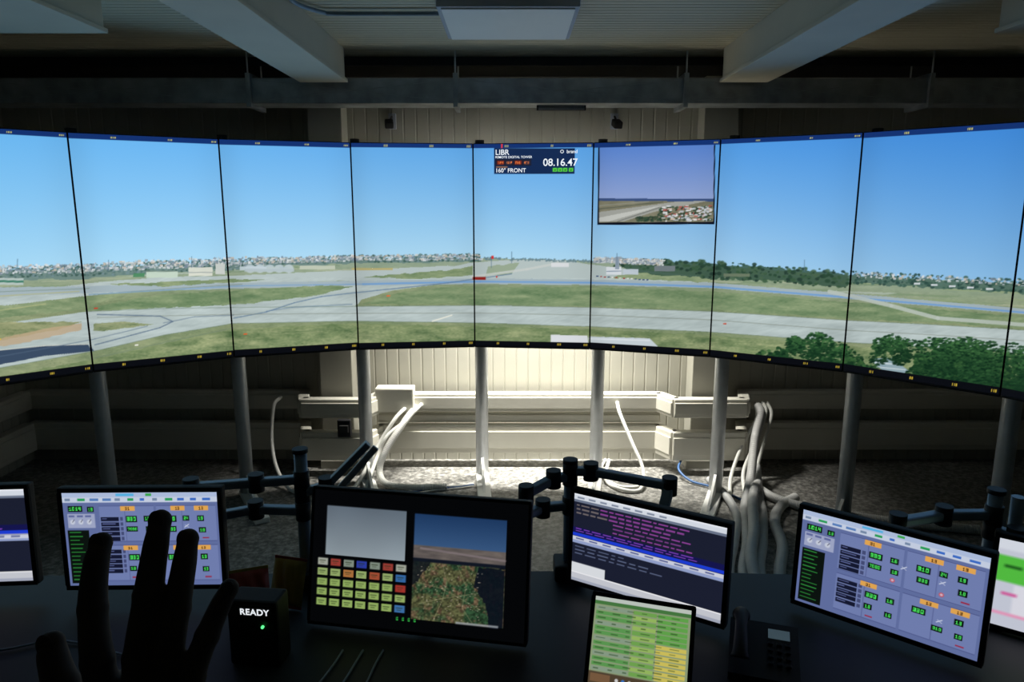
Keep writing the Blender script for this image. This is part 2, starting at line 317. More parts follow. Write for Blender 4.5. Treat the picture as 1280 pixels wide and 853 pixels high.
# inset camera picture
C.rect(746,178,893.5,278,(10,14,30)); C.rect(746,178,893.5,182,(24,50,120))
w=C.win(748,181,892,275); XX,YY=X[w],Y[w]; ms=((XX>=748)&(XX<892)&(YY>=181)&(YY<275)).astype(float)
tt=np.clip((YY-181)/66,0,1)[...,None]; sk=(np.array([92,136,214])*(1-tt)+np.array([150,170,218])*tt)/255.
hy=247+ (XX-748)*.012
gr=np.stack([112+36*fbm(XX,YY*3,9),112+32*fbm(XX,YY*3,9),92+30*fbm(XX,YY*3,9)],-1)/255.
im=np.where((YY<hy)[...,None],sk,gr); im=np.where(((YY>=hy-2)&(YY<hy+1.2))[...,None],np.array([62,84,130])/255.,im)
C.a[w]=C.a[w]*(1-ms[...,None])+im*ms[...,None]
C.poly([(748,262),(850,249.5),(886,249),(820,262),(780,274),(748,274)],(168,170,164),.95); C.poly([(748,269),(830,254),(812,260),(760,274),(748,274)],(204,206,200),.9)
C.line([(749,258),(830,250)],1.2,(92,98,84),.9); C.line([(749,254),(812,249.5)],1,(150,152,140),.9); C.line([(772,274),(826,257)],.9,(96,100,96),.8)
for i in range(220):
    x=random.uniform(796,891); y=random.uniform(256,274) if x>824 else random.uniform(268,274)
    C.disc(x,y,2.0,1.4,random.choice([(42,64,52),(56,82,60),(72,84,64)]),.9)
for i in range(120):
    x=random.uniform(828,888); y=random.uniform(254,273); C.rect(x,y,min(x+random.uniform(1.5,6),891),y+random.uniform(1,2.2),random.choice([(235,235,235),(215,220,225),(200,205,215),(180,90,84),(210,215,225),(222,200,186)]),.9)
C.text(872,179,"ZOOM",.5,(220,220,230))
C.a=np.clip(C.a,0,1)
GAIN=[1.0,1.0,1.01,1.0,0.98,0.99,0.965,0.99,0.975,1.0,1.0]
S=[(-3.154,2.67),(-2.766,3.279),(-2.251,3.785),(-1.636,4.161),(-0.953,4.397),(-0.235,4.482),(0.483,4.408),(1.167,4.175),(1.78,3.791),(2.286,3.277),(2.663,2.662)]
CT=[(-380,134),(-128,150),(83,165),(272,174),(439,178),(591,179),(741,178),(899,175),(1080,165),(1294,150),(1530,132)]
CB=[(-300,570),(-60,508),(118,466),(292,448),(447,438),(594,434),(738,436),(888,447),(1053,465),(1250,497),(1460,540)]
ZT=CH+.361; ZB=CH-.889
wall=empty("curved_video_wall",(0,0,0))
for i in range(10):
    a=np.array(S[i]);b=np.array(S[i+1]); d=(b-a)/np.linalg.norm(b-a); nrm=np.array([-d[1],d[0]])
    ang=math.atan2(d[1],d[0]); mid=(a+b)/2; W=np.linalg.norm(b-a); g=.0045
    def fn(u,v,i=i):
        x=(CT[i][0]*(1-u)+CT[i+1][0]*u)*(1-v)+(CB[i][0]*(1-u)+CB[i+1][0]*u)*v
        y=(CT[i][1]*(1-u)+CT[i+1][1]*u)*(1-v)+(CB[i][1]*(1-u)+CB[i+1][1]*u)*v
        c=C.sample(x,y)*GAIN[i]*.985
        edge=1-.05*np.exp(-((u)/.12)**2)-.03*np.exp(-((1-u)/.15)**2); c=c*edge[...,None]
        c=np.where((v<.021)[...,None],np.array([20,50,112])/255.,c)
        c=np.where((v>.972)[...,None],np.array([10,12,18])/255.,c)
        for uu in (.28,.66,.97):
            mk=(np.abs(u-uu)<.016)&(v>.007)&(v<.015)&(np.sin(u*500)>-.2); c=np.where(mk[...,None],np.array([175,175,110])/255.,c)
        for uu in (.2,.47,.74,.97):
            mk=(np.abs(u-uu)<.014)&(v>.982)&(v<.992)&(np.sin(u*520)>-.2); c=np.where(mk[...,None],np.array([180,156,56])/255.,c)
        if i==5: c=np.where(((u>.235)&(u<.243)&(v<.02))[...,None],np.array([220,60,60])/255.,c)
        return c
    A=a+d*g;B=b-d*g
    nx=min(int((CT[i+1][0]-CT[i][0])*1.1),240); ny=int(min(360,(CB[i+1][1]-CT[i+1][1])*1.1))
    grid_screen("display_image_%d"%i,(*A,ZT-g),(*B,ZT-g),(*B,ZB+.012),(*A,ZB+.012),nx,ny,fn,M_scr,wall)
    c=mid+nrm*.032
    box("display_bezel_%d"%i,(W-.0008,.06,ZT-ZB),(c[0],c[1],(ZT+ZB)/2),M_bezel,wall,(0,0,ang),.002,1)
    c=mid+nrm*.085
    box("display_rear_%d"%i,(W*.8,.05,(ZT-ZB)*.8),(c[0],c[1],(ZT+ZB)/2),M_black,wall,(0,0,ang),.01)
    if i>0:
        q=a+nrm*.034; cyl("seam_light_block_%d"%i,.016,(q[0],q[1],ZB+.002),(q[0],q[1],ZT-.002),M_black,wall,12)  # black rod added behind the seam to stop lamp light leaking through
    if i==5:
        def lab(nm,body,px,py,size,al='LEFT'):
            u=(px-591.5)/149.5; v=(py-178.5)/257.; p=a+d*(u*W)-nrm*.0012
            cu=bpy.data.curves.new(nm,'FONT'); cu.body=body; cu.size=size; cu.align_x=al; cu.offset=size*.010; cu.materials.append(M_txt)
            o=bpy.data.objects.new(nm,cu); o.location=(p[0],p[1],ZT-v*(ZT-ZB)); o.rotation_euler=(math.pi/2,0,ang); link(o,wall)
        lab("clock_digits","08.16.47",679,206,.060); lab("station_code","LIBR",619.5,192.5,.044); lab("station_line","REMOTE DIGITAL TOWER",619.5,196.6,.019); lab("heading_line","160\u00b0 FRONT",619.5,213.6,.034)
        lab("maker_mark","O  brand",700,191,.028)
posts=[(-2.80,3.40),(-2.30,3.90),(-1.665,4.29),(-.955,4.53),(-.20,4.62),(.555,4.55),(1.285,4.31),(1.915,3.92),(2.43,3.39)]
for i,(x,y) in enumerate(posts):
    cyl("post_%d"%i,.042,(x,y,.012),(x,y,ZT-.02),M_post,wall,32)
    cyl("post_cap_%d"%i,.028,(x,y,ZT-.02),(x,y,ZT+.03),M_black,wall,24)
    r=math.hypot(x-.05,y-1.3); dx,dy=-(x-.05)/r,-(y-1.3)/r; an=math.atan2(dy,dx)
    box("post_foot_%d"%i,(.52,.085,.035),(x+dx*.20,y+dy*.20,.0185),M_foot,wall,(0,0,an),.006)
    px,py=-dy*.008,dx*.008
    V=[];a0=(x+dx*.03,y+dy*.03);a1=(x+dx*.36,y+dy*.36)
    for s in (-1,1): V+=[(a0[0]+s*px,a0[1]+s*py,.035),(a1[0]+s*px,a1[1]+s*py,.035),(a0[0]+s*px,a0[1]+s*py,.16)]
    mesh_obj("post_gusset_%d"%i,V,[(0,1,2),(5,4,3),(0,3,4,1),(1,4,5,2),(2,5,3,0)],M_foot,wall)
    box("post_bracket_%d"%i,(.14,.05,.05),(x+dx*.05,y+dy*.05,1.2),M_black,wall,(0,0,an+math.pi/2),.005)
for i in range(len(posts)-1):
    for z in (1.15,1.95): bar("carrier_rail_%d"%i,(posts[i][0],posts[i][1],z),(posts[i+1][0],posts[i+1][1],z),.03,.04,M_black,wall)

# ------------------------------------------------------------------ room shell
YB=4.97; XL=-3.45; XR=3.75; YF=-2.6; ZC=2.70
def ribbed(name,p0,p1,up,length,pitch,depth,nrm,m,groove=.014):
    p0=Vector(p0);p1=Vector(p1);d=p1-p0;L=d.length;d.normalize();n=int(L/pitch);V=[];F=[];nrm=Vector(nrm);U=Vector(up)*length
    prof=[]
    for i in range(n):
        s=i*pitch; prof+=[(s,0),(s+pitch-groove,0),(s+pitch-groove*.7,depth),(s+pitch-groove*.3,depth)]
    prof.append((L,0))
    for s,h in prof:
        p=p0+d*s+nrm*h; V+=[p,p+U]
    for i in range(len(prof)-1): F.append((2*i,2*i+2,2*i+3,2*i+1))
    return mesh_obj(name,V,F,m)
ribbed("wall_back",(XL,YB,0),(XR,YB,0),(0,0,1),ZC+.02,.083,.004,(0,1,0),M_wall)
ribbed("wall_left",(XL,YF,0),(XL,YB,0),(0,0,1),ZC+.02,.083,.004,(-1,0,0),M_wall)
ribbed("wall_right",(XR,YF,0),(XR,YB,0),(0,0,1),ZC+.02,.083,.004,(1,0,0),M_wall)
mesh_obj("wall_front",[(XL,YF,0),(XR,YF,0),(XR,YF,ZC),(XL,YF,ZC)],[(0,1,2,3)],M_dark)
ribbed("ceiling",(XL,YF,ZC),(XL,YB,ZC),(1,0,0),XR-XL,.05,.004,(0,0,1),M_ceil,.008)
box("floor",(XR-XL,YB-YF+.02,.1),((XL+XR)/2,(YB+YF)/2,-.05),M_floor)
box("trim_1",(XR-XL-.02,.10,.085),((XL+XR)/2,YB-.06,ZC-.045),M_dark,bevel=.004)
box("trim_2",(XR-XL-.02,.03,.05),((XL+XR)/2,YB-.30,ZC-.028),M_dark,bevel=.004)
def beam(name,x0,x1,y0,y1,z0):
    e=empty(name,((x0+x1)/2,0,0)); w=x1-x0
    box("lower_flange",(w,y1-y0,.02),(0,(y0+y1)/2,z0+.01),M_beam,e,bevel=.003)
    box("web_cover",(w-.03,y1-y0-.01,ZC-z0-.02),(0,(y0+y1)/2,(ZC+z0+.02)/2),M_beam,e,bevel=.003)
    return e
beam("ceiling_beam",-1.237,-.957,YF+.02,4.42,2.51)
beam("ceiling_beam",1.21,1.49,YF+.02,4.42,2.51)
beam("ceiling_beam",-2.35,-1.80,YF+.02,3.42,2.56)
beam("ceiling_beam",2.15,2.75,YF+.02,3.42,2.56)
for nm,x in (("wall_column",-1.20),("wall_column",1.34)):
    e=empty(nm,(x,YB-.10,0)); box("shaft",(.22,.17,ZC-.09),(0,.01,(ZC-.09)/2),M_wall,e,bevel=.006); box("plinth",(.26,.19,.06),(0,0,.03),M_wall,e,bevel=.005)
e=empty("ceiling_panel_light",(-.016,3.49,ZC))
box("housing",(.60,.60,.085),(0,0,-.0435),M_lampfr,e,bevel=.006); box("diffuser",(.56,.56,.008),(0,0,-.088),M_lampoff,e,bevel=.002)
tube("ceiling_conduit",[(-1.3+.36,3.2,ZC-.02),(-.95,3.4,ZC-.02),(-.87,3.55,ZC-.02),(-.8,3.57,ZC-.02),(-.34,3.57,ZC-.02)],.010,M_arm,step=.03,seg=8)
tube("ceiling_conduit",[(1.5,3.25,ZC-.02),(2.1,3.25,ZC-.02),(3.0,3.25,ZC-.02)],.010,M_arm,step=.05,seg=8)
e=empty("ventilation_duct",(0,4.60,2.475))
xs=[-3.3,-1.56,-.335,1.03,2.48,3.6]
for i in range(5):
    box("duct_section_%d"%i,(xs[i+1]-xs[i]-.006,.22,.145),((xs[i]+xs[i+1])/2,0,0),M_galv,e,bevel=.006)
    for s in (-1,1): bar("crease_%d"%i,(xs[i]+.04,-.1115,-.06*s),(xs[i+1]-.04,-.1115,.06*s),.003,.003,M_galv,e,bevel=0)
for i in range(1,5):
    box("flange_%d"%i,(.028,.27,.195),(xs[i],0,0),M_galv,e,bevel=.003)
    for s in (-1,1): cyl("hanger_rod_%d"%i,.005,(xs[i],s*.12,.09),(xs[i],s*.12,.222),M_post,e,8)
box("air_grille",(.30,.01,.035),(.30,-.02,-.085),M_black,e,bevel=.002)
for j in range(4): box("grille_slat_%d"%j,(.28,.012,.004),(.30,-.026,-.073-j*.008),M_galv,e)
e=empty("cable_trunking",(0,0,0))
def trunk_run(pts,z0,z1,tag,dp=.075):
    for k in range(len(pts)-1):
        (x0,y0),(x1,y1)=pts[k],pts[k+1]; L=math.hypot(x1-x0,y1-y0); an=math.atan2(y1-y0,x1-x0)
        box("%s_body_%d"%(tag,k),(L+.03,dp,z1-z0),((x0+x1)/2,(y0+y1)/2,(z0+z1)/2),M_trunk,e,(0,0,an),.008)
        box("%s_lid_%d"%(tag,k),(L+.02,.012,(z1-z0)*.62),((x0+x1)/2+math.sin(an)*(dp/2+.002),(y0+y1)/2-math.cos(an)*(dp/2+.002),(z0+z1)/2),M_trunk,e,(0,0,an),.004)
path=[(XL+.06,YB-.05),(-1.46,YB-.05),(-1.40,4.70),(-.98,4.70),(-.92,YB-.12),(1.02,YB-.12),(1.10,4.70),(1.56,4.70),(1.62,YB-.05),(XR-.06,YB-.05)]
trunk_run(path,.40,.53,"upper"); trunk_run(path,.10,.30,"lower"); 
trunk_run([(-.92,YB-.10),(1.02,YB-.10)],.315,.385,"mid",.05)
trunk_run([(XL+.05,-1.0),(XL+.05,4.88)],.40,.53,"side_up"); trunk_run([(XL+.05,-1.0),(XL+.05,4.88)],.10,.30,"side_lo")
box("junction_cover",(.26,.11,.17),(-.80,4.80,.50),M_trunk,e,bevel=.01)
e=empty("wall_socket_box",(-1.12,4.64,.34)); box("case",(.09,.045,.12),(0,0,0),M_black,e,bevel=.008); box("cover",(.06,.01,.05),(0,-.026,0),M_dark,e,bevel=.004)
for x in (.675,-.79):
    e=empty("wall_sensor",(x,4.87,2.35)); box("plate",(.05,.02,.10),(0,.085,0),M_lampfr,e,bevel=.003)
    bar("bracket",(0,.08,.03),(0,-.02,-.01),.012,.012,M_black,e); box("head",(.055,.08,.045),(0,-.05,-.03),M_black,e,(.4,0,.2),.01)

# ------------------------------------------------------------------ conduits / hoses on the floor
HB=empty("flexible_conduit_bundle"); HL=empty("cable_drop_bundle"); DC=empty("desk_cables")
def hose(P_,r,m=None,corr=.08,pitch=.011,name="conduit",par=None): return tube(name,P_,r,m or M_hose,par or HB,step=.0028 if corr else .012,seg=12,corr=corr,pitch=pitch)
hose([(1.70,4.82,.44),(1.68,4.70,.42),(1.60,4.55,.30),(1.50,4.3,.12),(1.38,4.02,.035),(1.26,3.6,.032),(1.12,3.2,.032),(1.05,2.6,.032)],.027)
hose([(1.62,4.55,.10),(1.52,4.2,.05),(1.46,3.95,.032),(1.34,3.6,.032),(1.20,3.2,.032),(1.15,2.6,.032)],.028)
hose([(1.58,4.40,.06),(1.50,4.2,.10),(1.41,3.98,.10),(1.30,3.62,.085),(1.17,3.25,.085),(1.08,2.6,.032)],.028)
hose([(1.75,4.2,.032),(1.62,4.08,.032),(1.50,3.86,.032),(1.43,3.55,.032),(1.28,3.15,.032),(1.25,2.6,.032)],.028)
hose([(1.30,4.5,.03),(1.33,4.2,.03),(1.30,3.9,.03),(1.19,3.6,.03),(1.05,3.2,.03),(.98,2.6,.03)],.024)
hose([(2.6,3.75,.03),(2.2,3.85,.03),(1.85,4.0,.03),(1.62,4.2,.03),(1.56,4.5,.03)],.026)
hose([(1.74,4.84,.46),(1.72,4.72,.42),(1.63,4.62,.25),(1.52,4.5,.08),(1.45,4.2,.02),(1.40,3.9,.07)],.012,M_hosew,0)
hose([(1.77,4.84,.46),(1.76,4.72,.40),(1.68,4.62,.22),(1.60,4.5,.06),(1.52,4.25,.016)],.012,M_hosew,0)
hose([(1.69,4.84,.46),(1.66,4.72,.38),(1.55,4.66,.2),(1.44,4.5,.05),(1.36,4.25,.016)],.012,M_hosew,0)
hose([(1.15,4.68,.10),(1.12,4.6,.06),(1.18,4.5,.02),(1.30,4.4,.016),(1.42,4.2,.016)],.008,M_blue,0)
hose([(-.66,4.80,.44),(-.72,4.66,.38),(-.84,4.55,.20),(-.87,4.50,.08),(-.80,4.42,.026),(-.60,4.38,.024),(-.42,4.40,.024)],.022,M_hosew,par=HL)
hose([(-.70,4.80,.46),(-.78,4.68,.40),(-.90,4.60,.22),(-.96,4.42,.10),(-1.02,4.2,.02)],.013,M_hosew,0,par=HL)
hose([(-.62,4.80,.46),(-.74,4.68,.36),(-.84,4.62,.28),(-.90,4.56,.15),(-.93,4.3,.016)],.013,M_hosew,0,par=HL)
for k in range(3): hose([(-.66,4.36-k*.03,.010),(-.5,4.42-k*.028,.010),(-.36,4.44-k*.02,.010),(-.25,4.48-k*.02,.010)],.005,M_blue if k==1 else M_hosew,0,par=HL)
hose([(-1.60,4.84,.50),(-1.62,4.74,.46),(-1.62,4.66,.25),(-1.55,4.52,.10),(-1.42,4.36,.02),(-1.30,4.30,.02),(-1.22,4.35,.02)],.012,M_hosew,0,par=HL)
hose([(.72,4.78,.48),(.73,4.70,.42),(.80,4.6,.25),(.86,4.5,.10),(.82,4.36,.02),(.70,4.36,.02),(.62,4.52,.02),(.66,4.68,.10)],.012,M_hosew,0,par=HL)
hose([(.64,4.70,.1),(.60,4.62,.03),(.68,4.45,.012),(.80,4.42,.012),(.86,4.50,.012)],.009,M_hosew,0,par=HL)

# ------------------------------------------------------------------ operator desk
e=empty("operator_desk",(0,0,0))
dk=[(-2.3,1.98),(.35,2.03),(.95,2.00),(1.95,1.42),(1.45,.62),(.55,1.08),(-2.3,1.12)]
prism("desk_top",dk,.685,.715,M_desk,e)
for k,(x,y) in enumerate([(-2.2,1.85),(-2.2,1.25),(-.4,1.85),(-.4,1.25),(.9,1.85),(.75,1.2),(1.75,1.4),(1.42,.8)]): box("leg_%d"%k,(.06,.06,.685),(x,y,.3425),M_black,e,bevel=.004)
bar("modesty_panel_1",(-2.2,1.82,.42),(.85,1.86,.42),.018,.42,M_black,e); bar("modesty_panel_2",(.95,1.84,.42),(1.75,1.40,.42),.018,.42,M_black,e)

# ------------------------------------------------------------------ monitor contents
def numbox(c,x,y,t,px=1.0,fg=(80,235,100),bg=(10,18,14)):
    w=len(t)*4*px; c.rect(x-2.2,y-2,x+w+1.2,y+5*px+2,bg); c.text(x,y,t,px,fg)
def ui_met():
    c=Canvas(0,0,260,160,2,(98,112,162))
    c.rect(0,0,260,8,(176,192,224)); c.rect(0,8,260,17,(200,210,230)); 
    for i in range(12): c.rect(4+i*21,10,4+i*21+random.uniform(6,15),14,random.choice([(60,110,200),(120,140,170),(40,160,90),(90,130,190)]))
    c.rect(90,2,120,6,(90,180,230)); c.rect(140,2,150,6,(60,170,80))
    for (x1,y1,x2,y2) in [(60,22,152,84),(156,22,256,84),(60,90,152,152),(156,90,256,152)]: c.rect(x1,y1,x2,y2,(114,128,178)); c.rect(x1,y1,x2,y1+1,(76,86,136)); c.rect(x1,y2-1,x2,y2,(76,86,136)); c.rect(x1+42,y1,x1+42.8,y2,(88,98,148))
    numbox(c,10,24,"1014",1.3); c.rect(6,36,52,60,(160,168,200))
    for k in range(3): c.disc(14+k*14,50,5,5,(200,206,222)); c.line([(14+k*14,50),(17+k*14,46)],1,(70,70,90)); c.rect(8+k*14,38,18+k*14,42,(100,110,160))
    numbox(c,42,26,"13",1.0)
    c.rect(4,64,40,156,(12,20,16))
    for k in range(13): c.rect(7,67+k*6.8,7+random.uniform(14,26),68.6+k*6.8,(44,130,56))
    for y0 in (42,98):
        for k in range(5): c.rect(62,y0+k*8.4,92,y0+7+k*8.4,(22,26,50)); c.rect(64,y0+2+k*8.4,64+random.uniform(8,22),y0+3.5+k*8.4,(90,100,150)); c.rect(94,y0+k*8.4,99,y0+6+k*8.4,(70,78,120))
    for (x,y) in [(104,25),(188,25),(228,25),(104,93),(188,93),(228,93)]: c.rect(x-8,y-2,x+16,y+6,(228,168,84)); c.text(x,y,"31" if x<150 else "13",1.0,(60,30,10))
    for (x,y,t,s) in [(106,42,"330",1.3),(136,42,"16",1.1),(172,42,"310",1.3),(226,42,"19",1.1),(106,60,"7000",1.0),(174,60,"330",1.1),(228,62,"10",1.1),(106,108,"330",1.3),(136,108,"16",1.1),(172,108,"330",1.3),(228,108,"13",1.1),(138,60,"18",1.0),(106,128,"10",1.1),(136,132,"16",1.0),(200,128,"310",1.0),(230,130,"10",1.0),(202,42,"24",1.0)]: numbox(c,x,y,t,s)
    for (x,y) in [(140,76),(206,76)]: c.disc(x,y,4,4,(205,80,90)); c.disc(x,y,2.4,2.4,(210,180,200))
    for (x,y) in [(154,52),(206,58),(208,118)]: c.line([(x-4,y+2),(x+3,y-3)],1.3,(212,218,236)); c.line([(x-3,y-2),(x+3,y+2)],.8,(205,212,232))
    for (x,y) in [(236,78),(112,146),(236,146)]: c.rect(x-5,y-1,x+6,y+1.4,(150,50,80))
    return c
def ui_list():
    c=Canvas(0,0,250,150,2,(28,32,50)); c.rect(0,0,250,10,(216,222,232)); c.rect(0,0,250,3,(234,238,246)); 
    for k in range(8): c.rect(6+k*20,5,18+k*20,8,(130,140,160))
    c.rect(0,10,250,14,(110,120,142))
    for k in range(6): 
        x=5 if k<3 else 70
        while x<190-12*(k%3)+(0 if k<5 else 30):
            w=random.uniform(5,18); c.rect(x,18+k*6.6,x+w,20.2+k*6.6,(150,70,160) if x>45 else (120,110,110),.9); x+=w+3
    c.rect(0,57,250,66,(22,22,80)); 
    for k in range(2):
        x=5
        while x<200: w=random.uniform(6,20); c.rect(x,58.5+k*4,x+w,60+k*4,(130,70,190)); x+=w+4
    c.rect(0,67,250,72,(30,62,214)); c.rect(0,73,250,79,(206,210,226)); c.rect(0,79,250,84,(150,164,206))
    for k in range(10): c.rect(6+k*24,75,20+k*24,77.5,(90,100,150))
    for k in range(3):
        x=5
        while x<90+30*k: w=random.uniform(6,20); c.rect(x,89+k*6,x+w,90.5+k*6,(90,100,130)); x+=w+5
    c.rect(0,134,250,150,(200,202,210)); c.rect(0,134,250,136,(236,236,240)); c.rect(0,145,250,150,(166,171,188)); c.rect(0,118,60,134,(220,223,228)); 
    return c
def ui_sat():
    c=Canvas(0,0,290,190,2,(5,6,8)); X,Y=c.X,c.Y
    w=c.win(18,22,128,92); XX,YY=X[w],Y[w]; gsh=np.clip((YY-22)/70,0,1)[...,None]
    c.a[w]=(np.array([96,108,120])*(1-gsh)+np.array([142,154,162])*gsh)/255.*(0.94+.12*vnoise(XX,YY,40)[...,None])
    for k in range(7):
        for r in range(5):
            x=8+k*18.2; y=98+r*14.4
            if r==0: col=[(190,195,180),(180,70,60),(150,165,150),(50,70,190),(150,165,150),(180,70,60),(190,195,180)][k]
            elif r==1: col=[(172,198,122),(172,198,122),(200,130,70),(172,198,122),(190,90,60),(172,198,122),(60,120,190)][k]
            else: col=(170,202,112) if k<6 else [(190,60,50),(176,206,118),(70,130,195)][r-2]
            c.rect(x,y,x+14,y+10,col,.85); c.rect(x+2,y+3,x+11,y+4.4,(40,50,30),.6); c.rect(x+3,y+6,x+9,y+7.2,(40,50,30),.5)
    for k in range(4): c.text(120+k*8,172,"0",.9,(60,200,80))
    w=c.win(140,24,262,172); XX,YY=X[w],Y[w]; q=np.clip((YY-24)/50,0,1)[...,None]
    skyc=(np.array([30,58,98])*(1-q)+np.array([60,92,134])*q)/255.
    far=np.stack([78+40*fbm(XX,YY*4,14),72+36*fbm(XX,YY*4,14),72+30*fbm(XX,YY*4,14)],-1)/255.
    mp=fbm(XX,YY,18); mp2=fbm(XX+50,YY+20,6); fl=vnoise(XX+9,YY,2.2)
    grn=np.array([48,78,52])/255.; ol=np.array([92,94,62])/255.; brn=np.array([112,92,70])/255.
    k1=np.clip((mp-.42)*6,0,1)[...,None]; k2=np.clip((mp2-.55)*6,0,1)[...,None]
    fld=(grn*(1-k1)+ol*k1)*(1-k2)+brn*k2; fld=fld*(.5+.75*fl)[...,None]
    im=np.where((YY<68)[...,None],skyc,np.where((YY<88)[...,None],far,fld)); im=np.where(((YY>86)&(YY<91))[...,None],np.array([18,24,36])/255.,im); c.a[w]=im
    c.poly([(228,90),(262,90),(262,172),(244,172),(238,140),(222,118)],(10,16,28),.9,8); c.poly([(140,90),(165,90),(152,112),(140,124)],(16,22,30),.8,8); c.line([(150,72),(262,80)],3,(150,135,140),.5)
    for p in ([(145,120),(180,126),(200,135),(232,150)],[(180,92),(186,118),(182,140),(170,172)],[(200,92),(212,120),(208,150),(222,170)],[(150,150),(180,140),(228,128)]): c.line(p,.9,(150,146,110),.6)
    for i in range(110):
        x=random.uniform(146,232);y=random.uniform(96,170); c.rect(x,y,x+random.uniform(.8,2.4),y+1.1,(186,176,156),.6)
    c.rect(200,170,256,173,(160,165,170),.8)
    return c
def ui_tab():
    c=Canvas(0,0,150,125,2,(140,156,120)); c.rect(0,0,150,6,(190,198,190)); c.rect(0,6,150,11,(70,120,64))
    for r in range(13):
        y=13+r*7.3
        c.rect(3,y,60,y+5.6,(92,152,82) if r%3 else (136,156,134)); c.rect(62,y,98,y+5.6,[(112,164,80),(150,184,96)][r%2]); c.rect(100,y,146,y+5.6,(206,192,92) if r>5 else (98,164,76))
        for k in range(6): c.rect(6+k*23,y+1.8,6+k*23+random.uniform(6,15),y+3.4,(44,70,36),.6)
    c.rect(0,108,150,125,(80,66,50)); 
    for k in range(7): c.disc(44+k*10,116,3.2,3.2,random.choice([(200,120,50),(60,120,200),(210,210,210),(180,60,50)]))
    c.rect(3,111,34,122,(120,90,64)); c.text(122,114,"08:16",1.1,(235,235,235))
    return c
def ui_green():
    c=Canvas(0,0,200,120,2,(198,202,216)); c.rect(0,0,200,14,(215,220,230)); c.rect(0,22,200,58,(84,190,66)); c.rect(20,60,200,100,(220,220,230))
    for k in range(6): c.rect(8+k*32,34,26+k*32,38,(30,90,30)); c.rect(8+k*30,72,24+k*30,76,(210,90,155))
    c.rect(0,100,200,104,(230,150,185)); return c
MET=ui_met(); LST=ui_list(); SAT=ui_sat(); TAB=ui_tab(); GRN=ui_green()
def monitor(name,loc,yaw,tilt,w,h,cv,nx,ny,bez=.013,thick=.028):
    e=empty(name,loc,(tilt,0,yaw))
    box("housing",(w,thick,h),(0,thick/2+.001,0),M_bezel,e,bevel=.006)
    box("rear_shell",(w*.72,.03,h*.7),(0,thick+.014,0),M_black,e,bevel=.012)
    box("vesa_plate",(.1,.016,.1),(0,thick+.036,0),M_arm,e,bevel=.004)
    a=w/2-bez; b=h/2-bez
    for s,nm in ((1,"bezel_top"),(-1,"bezel_bottom")): box(nm,(w-.004,.004,bez),(0,-.0005,s*(h/2-bez/2)),M_bezel,e,bevel=.001,seg=1)
    for s,nm in ((1,"bezel_right"),(-1,"bezel_left")): box(nm,(bez,.004,h-2*bez),(s*(w/2-bez/2),-.0005,0),M_bezel,e,bevel=.001,seg=1)
    fn=lambda u,v: cv.sample(cv.x0+u*cv.w,cv.y0+v*cv.h)
    grid_screen("screen_image",(-a,0,b),(a,0,b),(a,0,-b),(-a,0,-b),nx,ny,fn,M_mon,e)
    return e
R=math.radians
m1=monitor("desktop_monitor",(-1.015,1.85,.905),R(1),R(-2),.445,.295,MET,230,140)
monitor("desktop_monitor",(-1.555,1.86,.905),R(4),R(-2),.445,.295,LST,120,80)
m3=monitor("desktop_monitor",(.357,1.81,.878),R(-31.7),R(-3),.456,.285,LST,240,145)
m4=monitor("desktop_monitor",(.94,1.676,.878),R(-39.9),R(-3),.45,.285,MET,290,178)
m5=monitor("desktop_monitor",(1.42,1.60,.852),R(-36),R(-3),.445,.26,GRN,100,60)
m2=monitor("touch_console_display",(-.244,1.71,.905),R(-10.3),R(-12),.585,.36,SAT,290,190,bez=.008)
tb=monitor("tablet_display",(.285,1.46,.838),R(-17),R(-27),.235,.205,TAB,140,118,bez=.010,thick=.016)
box("kick_stand",(.10,.01,.14),(0,.050,-.025),M_black,tb,(R(42),0,0),.003)
cyl("stand_neck",.018,(0,.05,-.02),(0,.085,-.165),M_black,m2,16)

# ------------------------------------------------------------------ monitor arms
def pole(name,x,y,z1):
    e=empty(name,(x,y,0)); 
    box("clamp",(.09,.09,.05),(0,0,.741),M_black,e,bevel=.008); cyl("pole",.018,(0,0,.74),(0,0,z1),M_arm,e); cyl("pole_cap",.022,(0,0,z1),(0,0,z1+.012),M_black,e)
    return e
def arm(e,pts,tag):
    for k in range(len(pts)-1): bar("%s_link_%d"%(tag,k),pts[k],pts[k+1],.03,.024,M_arm,e,.006)
    for k,p in enumerate(pts): cyl("%s_joint_%d"%(tag,k),.022,(p[0],p[1],p[2]-.026),(p[0],p[1],p[2]+.026),M_black,e)
pl=pole("articulated_screen_arm",-.60,1.95,1.12)
arm(pl,[(0,0,1.04),(-.13,.0,1.03),(-.30,-.035,1.03)],"upper"); arm(pl,[(0,0,.945),(-.14,.01,.945),(-.36,-.035,.92)],"lower")
arm(pl,[(0,0,1.0),(.07,.0,1.02)],"spare"); bar("spare_link",(.07,.0,1.02),(.19,.02,1.14),.03,.02,M_arm,pl); bar("spare_strut",(.10,.03,1.0),(.21,.03,1.125),.012,.02,M_post,pl)
pc=pole("articulated_screen_arm",.17,2.00,1.07)
arm(pc,[(0,0,1.03),(-.05,-.02,1.03),(-.13,-.06,1.00)],"left"); arm(pc,[(0,0,1.045),(.06,.0,1.045),(.28,-.05,1.02),(.24,-.12,.93)],"right")
arm(pc,[(0,0,.94),(-.08,-.02,.94),(-.22,-.13,.93)],"low")
pr=pole("articulated_screen_arm",1.28,1.80,1.06)
arm(pr,[(0,0,1.0),(-.12,.02,.99),(-.27,-.03,.99),(-.26,-.09,.93)],"left"); arm(pr,[(0,0,.96),(.03,-.05,.96),(.16,-.12,.93),(.19,-.16,.88)],"right"); cyl("second_post",.016,(.06,0,.80),(.06,0,1.05),M_arm,pr)

